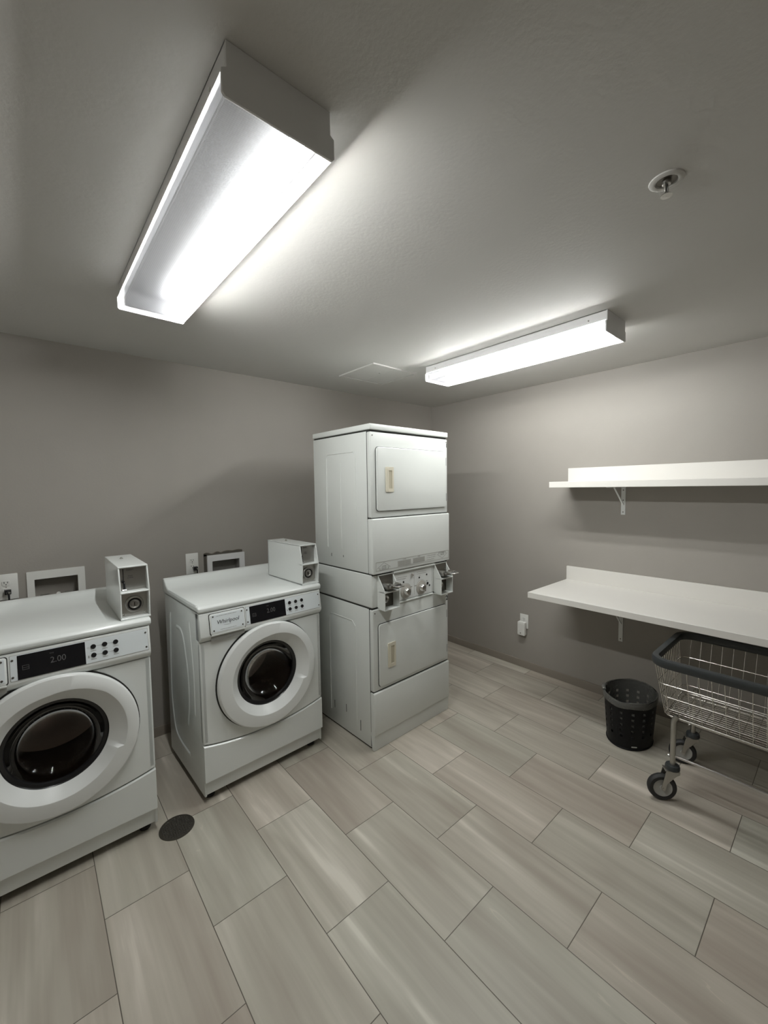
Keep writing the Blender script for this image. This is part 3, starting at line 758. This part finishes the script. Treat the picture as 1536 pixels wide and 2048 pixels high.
# ------------------------------------------------------------------ washing machine outlet boxes
def outlet_box(hole, fw, z1, label, ragged=False):
    a, b_, c_, d = hole; x0, x1, zb = fw
    r = thing('washer_outlet_box', label, 'outlet box', ((a + b_) / 2, 0, (c_ + d) / 2), 0, 'recessed washing machine outlet boxes')
    ox, oz = (a + b_) / 2, (c_ + d) / 2
    f = MB(); O = rrect(x0 - ox, x1 - ox, zb - oz, z1 - oz, .003, 2); I = rrect(a - ox + .001, b_ - ox - .001, c_ - oz + .001, d - oz - .001, .002, 2)
    y0 = -.014 if ragged else -.006
    f.grid([[(x, -.0005, z) for x, z in O], [(x, y0, z) for x, z in O], [(x, y0, z) for x, z in I], [(x, .0, z) for x, z in I]])
    f.build('frame', M['fixture'] if ragged else M['outlet'], r, 25)
    f = MB(); f.grid([[(x, .0, z) for x, z in I], [(x, .080, z) for x, z in I]], cap1=True); bx = f.build('recess', M['pipe'] if ragged else M['wall'], r, 25)
    for k, x in enumerate((-.055, .055)):
        f = MB(); f.cyl((x, .045, c_ - oz), .011, 0, .055, 'z', 14, .001); f.cyl((x, .045, c_ - oz + .055), .016, 0, .016, 'z', 14, .002); f.box(x - .02, x + .02, .020, .030, c_ - oz + .070, c_ - oz + .080, .002, 1)
        f.build('valve', M['zinc'], r)
    f = MB(); f.tube([(.0, .035, c_ - oz), (.0, .035, c_ - oz + .05), (.005, .01, c_ - oz + .075), (.01, -.03, c_ - oz + .055), (.01, -.045, c_ - oz - .02), (.01, -.04, c_ - oz - .3)], .011, 10); f.build('drain_hose', M['rubber'] if ragged else M['outlet'], r)
    if ragged:
        f = MB(); n = 26; ring_o, ring_i = [], []
        for k in range(n + 1):
            x = x0 - ox - .022 + (x1 - x0 + .010) * k / n
            h = .016 + .006 * math.sin(k * .9) * (1 if k < 12 else .3) + (.004 if k > 12 else 0)
            ring_o.append((x, -.002, z1 - oz + h)); ring_i.append((x, -.002, z1 - oz - .004))
        f.grid([ring_i, ring_o, [(x, .0, z) for x, y, z in ring_o]], False)
        f.box(x0 - ox - .022, x0 - ox - .002, -.002, 0, -.08, z1 - oz + .010)
        f.build('rough_cutout', M['rough'], r)
        f = MB(); f.tube([(x, -.003, z + .001) for x, y, z in ring_o[3:-1]], .0022, 6); f.build('cutout_edge', M['rough_pale'], r)
    return r
M['rough'] = plain('rough_wallboard', (.10, .09, .075), .9, bump=1, bscale=80, var=.4)
M['rough_pale'] = plain('pale_wallboard', (.26, .23, .19), .9, bump=1, bscale=60, var=.5)
outlet_box(HO[0], (-3.367, -3.102, .95), 1.206, 'white washer outlet box frame on the wall behind the nearest washer')
outlet_box(HO[1], (-2.393, -2.122, .94), 1.183, 'grey washer outlet box with ragged wallboard cut, between outlet and coin box', True)

# ------------------------------------------------------------------ floor drain
d = thing('floor_drain', 'round dark metal drain in the floor between the two washers', 'drain', (-2.866, -.905, 0))
b = MB(); b.lathe([(.079, 0), (.078, .003), (.066, .003), (.064, .001)], (0, 0, 0), 'z', 48); b.build('rim', M['darksteel'], d)
g = MB(); nn = 13
for ix in range(nn):
    x = -.063 + .126 * ix / (nn - 1); h = math.sqrt(max(0, .067 ** 2 - x * x))
    g.box(x - .0024, x + .0024, -h, h, .0004, .0034, .0006, 1); g.box(-h, h, x - .0024, x + .0024, .0004, .0030, .0006, 1)
g.build('grate', M['darksteel'], d)
MB().lathe([(.066, .0004)], (0, 0, 0), 'z', 48, True).build('drain_well', M['gap'], d)

# ------------------------------------------------------------------ wastebasket
BX, BY, BA, BB, BH, BS = -.451, -2.124, .188, .145, .308, .86
M['bin'] = plain('black_bin_plastic', (.008, .008, .009), .45, spec=.2)
bn = thing('wastebasket', 'black perforated oval wastebasket on the floor beside the cart', 'wastebasket', (BX, BY, 0))
seg = 56
def ell(f, z): return [(BA * f * math.cos(2 * PI * k / seg), BB * f * math.sin(2 * PI * k / seg), z) for k in range(seg)]
b = MB(); zs = [.004 + (BH - .008) * k / 16 for k in range(17)]
rings = [ell(BS + (1 - BS) * z / BH, z) for z in zs]
V = [[b.bm.verts.new(p) for p in r_] for r_ in rings]; holes = []
for i in range(16):
    for j in range(seg):
        f = b.bm.faces.new((V[i][j], V[i][(j + 1) % seg], V[i + 1][(j + 1) % seg], V[i + 1][j]))
        if 4 <= i <= 12 and i % 2 == 0 and j % 4 == 0: holes.append(f)
res = bmesh.ops.inset_individual(b.bm, faces=holes, thickness=.003)
bmesh.ops.delete(b.bm, geom=holes, context='FACES')
b.bm.faces.new(V[0][::-1])
o = b.build('basket', M['bin'], bn, 60)
md = o.modifiers.new('thick', 'SOLIDIFY'); md.thickness = .0025
b = MB(); b.tube([(BA * math.cos(2 * PI * k / seg), BB * math.sin(2 * PI * k / seg), BH) for k in range(seg)], .004, 8, True); b.tube([(BA * BS * math.cos(2 * PI * k / seg), BB * BS * math.sin(2 * PI * k / seg), .006) for k in range(seg)], .005, 8, True); b.build('rim', M['bin'], bn)
a0 = math.radians(214)
b = MB(); b.box(-.016, .016, -.0015, .0015, .022, .029, .0008, 1); b.xf(T(BA * .872 * math.cos(a0), BB * .872 * math.sin(a0), 0) @ Matrix.Rotation(math.atan2(BA * math.sin(a0), BB * math.cos(a0)) + PI / 2, 4, 'Z')); b.build('maker_tag', M['inkpale'], bn)
b = MB(); rr = []
def wob(k, s): return 1 + .006 * math.sin(k * .9 + s) + .004 * math.sin(k * 2.1 + 2 * s)
for f, z, s in ((1.022, BH - .034, 1), (1.034, BH - .026, 2), (1.034, BH - .008, 3), (1.02, BH + .006, 0), (.97, BH + .004, .5), (.95, BH - .03, 1.5), (.92, BH - .10, 2.5), (.88, BH - .18, 3.3), (.80, .08, 4), (.5, .05, 5)):
    rr.append([(x * wob(k, s), y * wob(k, s), zz + .003 * math.sin(k * .6 + s)) for k, (x, y, zz) in enumerate(ell(f, z))])
b.grid(rr)
ln = b.build('bin_liner', M['film'], None, 60); ln.location = (BX, BY, 0)
tag(ln, 'smoky plastic bin liner folded over the rim of the black wastebasket', 'bin liner')
kn = MB(); kn.tube([(-.098, .122, BH + .004), (-.085, .132, BH + .014), (-.055, .138, BH + .018), (-.025, .142, BH + .008)], .011, 10, flat=.7); k = kn.build('bag_knot', M['film'], ln)

# ------------------------------------------------------------------ laundry cart
ct = thing('laundry_cart', 'wire laundry cart with dark grey bumper rim on casters', 'cart', (-.705, -2.85, 0))
cx0, cx1, cy1, cy0, zr = -.280, .270, .465, -.50, .755       # rim rectangle in the cart's own frame
bx0, bx1, by1, by0, zb = -.170, .175, .432, -.455, .447     # basket floor
def rloop(x0, x1, y0, y1, z, r=.05, n=6): return [(x, y, z) for x, y in rrect(x0, x1, y0, y1, r, n)]
loop = rrect(cx0, cx1, cy0, cy1, .075, 8); rings = []
n = len(loop)
sec = [(.013, -.020), (.017, -.010), (.017, .010), (.013, .020), (0, .023), (-.013, .020), (-.017, .008), (-.015, -.012), (-.008, -.020)]
for k in range(n):
    p = Vector((*loop[k], 0)); t = (Vector((*loop[(k + 1) % n], 0)) - Vector((*loop[k - 1], 0))).normalized(); nx = t.cross(Vector((0, 0, 1)))
    rings.append([p + nx * a_ + Vector((0, 0, zr + b_)) for a_, b_ in sec])
b = MB(); b.grid(rings, True, True); b.build('bumper_rim', M['bumper'], ct, 50)
b = MB()
def lvl(t): # interpolated rectangle between floor and rim
    return [bx0 + (cx0 - bx0) * t, bx1 + (cx1 - bx1) * t, by0 + (cy0 - by0) * t, by1 + (cy1 - by1) * t, zb + (zr - .02 - zb) * t]
for z in (.488, .560, .635):
    t = (z - zb) / (zr - .02 - zb); x0, x1, y0, y1, _ = lvl(t); b.tube(rloop(x0, x1, y0, y1, z, .04), .0026, 6, True)
b.tube(rloop(bx0, bx1, by0, by1, zb, .03), .004, 6, True); b.tube(rloop(bx0 + .012, bx1 - .012, by0 + .012, by1 - .012, zb - .012, .03), .0035, 6, True)
L0, L1 = lvl(0), lvl(1)
m_ = 18
for k in range(m_ + 1):
    f = k / m_; y_b = L0[2] + .02 + (L0[3] - L0[2] - .04) * f; y_t = L1[2] + .05 + (L1[3] - L1[2] - .10) * f
    b.tube([(L1[0], y_t, L1[4]), (L0[0], y_b, zb), (L0[0] + .008, y_b, zb - .004), (L0[1] - .008, y_b, zb - .004), (L0[1], y_b, zb), (L1[1], y_t, L1[4])], .0017, 6)
m_ = 14
for k in range(m_ + 1):
    f = k / m_; x_b = L0[0] + .015 + (L0[1] - L0[0] - .03) * f; x_t = L1[0] + .05 + (L1[1] - L1[0] - .10) * f
    b.tube([(x_t, L1[3], L1[4]), (x_b, L0[3], zb), (x_b, L0[3] - .008, zb - .007), (x_b, L0[2] + .008, zb - .007), (x_b, L0[2], zb), (x_t, L1[2], L1[4])], .0017, 6)
b.build('wire_basket', M['wire'], ct)
for x in (-.175, .235):
    for y, sg in ((.388, 1), (-.448, -1)):
        b = MB(); b.tube([(x * .97, y - .012 * sg, zb + .01), (x, y, zb - .02), (x, y, .19)], .0125, 14); lg = b.build('leg', M['zinc'], ct)
        c_ = thing('caster', '', '', (x, y, 0), math.radians(36) if sg > 0 and x < 0 else math.radians(24)); del c_['label']; del c_['category']; c_.parent = ct
        b = MB(); b.lathe([(.010, .196), (.030, .194), (.033, .186), (.033, .174), (.028, .168), (.010, .166)], (0, 0, 0), 'z', 24); b.build('thread_guard', M['bumper'], c_)
        b = MB()
        for sx_ in (-.022, .022):
            b.prism([(-.026, .170), (.034, .170), (.040, .150), (.058, .072), (.050, .060), (.040, .062), (.030, .100), (-.010, .145), (-.026, .155)], sx_ - .002, sx_ + .002, 'x', .0006, 1)
        b.box(-.024, .024, -.026, .040, .166, .171, .001, 1)
        b.cyl((0, .047, .070), .006, -.028, .028, 'x', 12); b.build('fork', M['zinc'], c_)
        b = MB(); b.lathe([(.046, -.017), (.061, -.017), (.067, -.010), (.069, 0), (.067, .010), (.061, .017), (.046, .017)], (0, .047, .069), 'x', 40, closed=True); b.build('tyre', M['rubber'], c_)
        b = MB(); b.lathe([(.047, -.013), (.044, -.015), (.038, -.012), (.014, -.011), (.010, -.015), (.006, -.015)], (0, .047, .069), 'x', 36, False, True)
        b.lathe([(.047, .013), (.044, .015), (.038, .012), (.014, .011), (.010, .015), (.006, .015)], (0, .047, .069), 'x', 36, False, True); b.build('hub', M['hub'], c_)
for x in (-.175, .235):
    b = MB(); b.tube([(x, .388, .243), (x, -.448, .243)], .0065, 10); b.build('lower_rail', M['chrome'], ct)
b = MB(); b.tube([(-.175, -.448, .243), (.235, -.448, .243)], .0065, 10); b.build('lower_rail', M['chrome'], ct)
for x in (-.175, .235):
    MB().lathe([(.001, -.006), (.006, -.004), (.006, .004), (.001, .006)], (x, .405, .236), 'y', 12).split('bolt', M['chrome'], ct)

# ------------------------------------------------------------------ camera
cam = bpy.data.cameras.new('camera'); co = bpy.data.objects.new('camera', cam); COL.objects.link(co)
yaw, pitch, roll = .7159, -.0588, -.0141
cy_, sy_, cp, sp, cr_, sr_ = math.cos(yaw), math.sin(yaw), math.cos(pitch), math.sin(pitch), math.cos(roll), math.sin(roll)
Fv = Vector((sy_ * cp, cy_ * cp, sp)); Rv = Vector((cy_, -sy_, 0)); Uv = Rv.cross(Fv)
R2 = Rv * cr_ + Uv * sr_; U2 = Uv * cr_ - Rv * sr_
co.matrix_world = Matrix(((R2.x, U2.x, -Fv.x, -3.3365), (R2.y, U2.y, -Fv.y, -3.0287), (R2.z, U2.z, -Fv.z, 1.6498), (0, 0, 0, 1)))
cam.sensor_fit = 'VERTICAL'; cam.sensor_height = 36; cam.sensor_width = 27; cam.lens = 816.2 / 2048 * 36
cam.clip_start = .02
S.camera = co

wd = bpy.data.worlds.new('world'); S.world = wd; wd.use_nodes = True
wd.node_tree.nodes['Background'].inputs[0].default_value = (0, 0, 0, 1)
S.view_settings.view_transform = 'Standard'; S.view_settings.look = 'None'; S.view_settings.gamma = 1
S.view_settings.use_curve_mapping = False
S.view_settings.exposure = 0.12
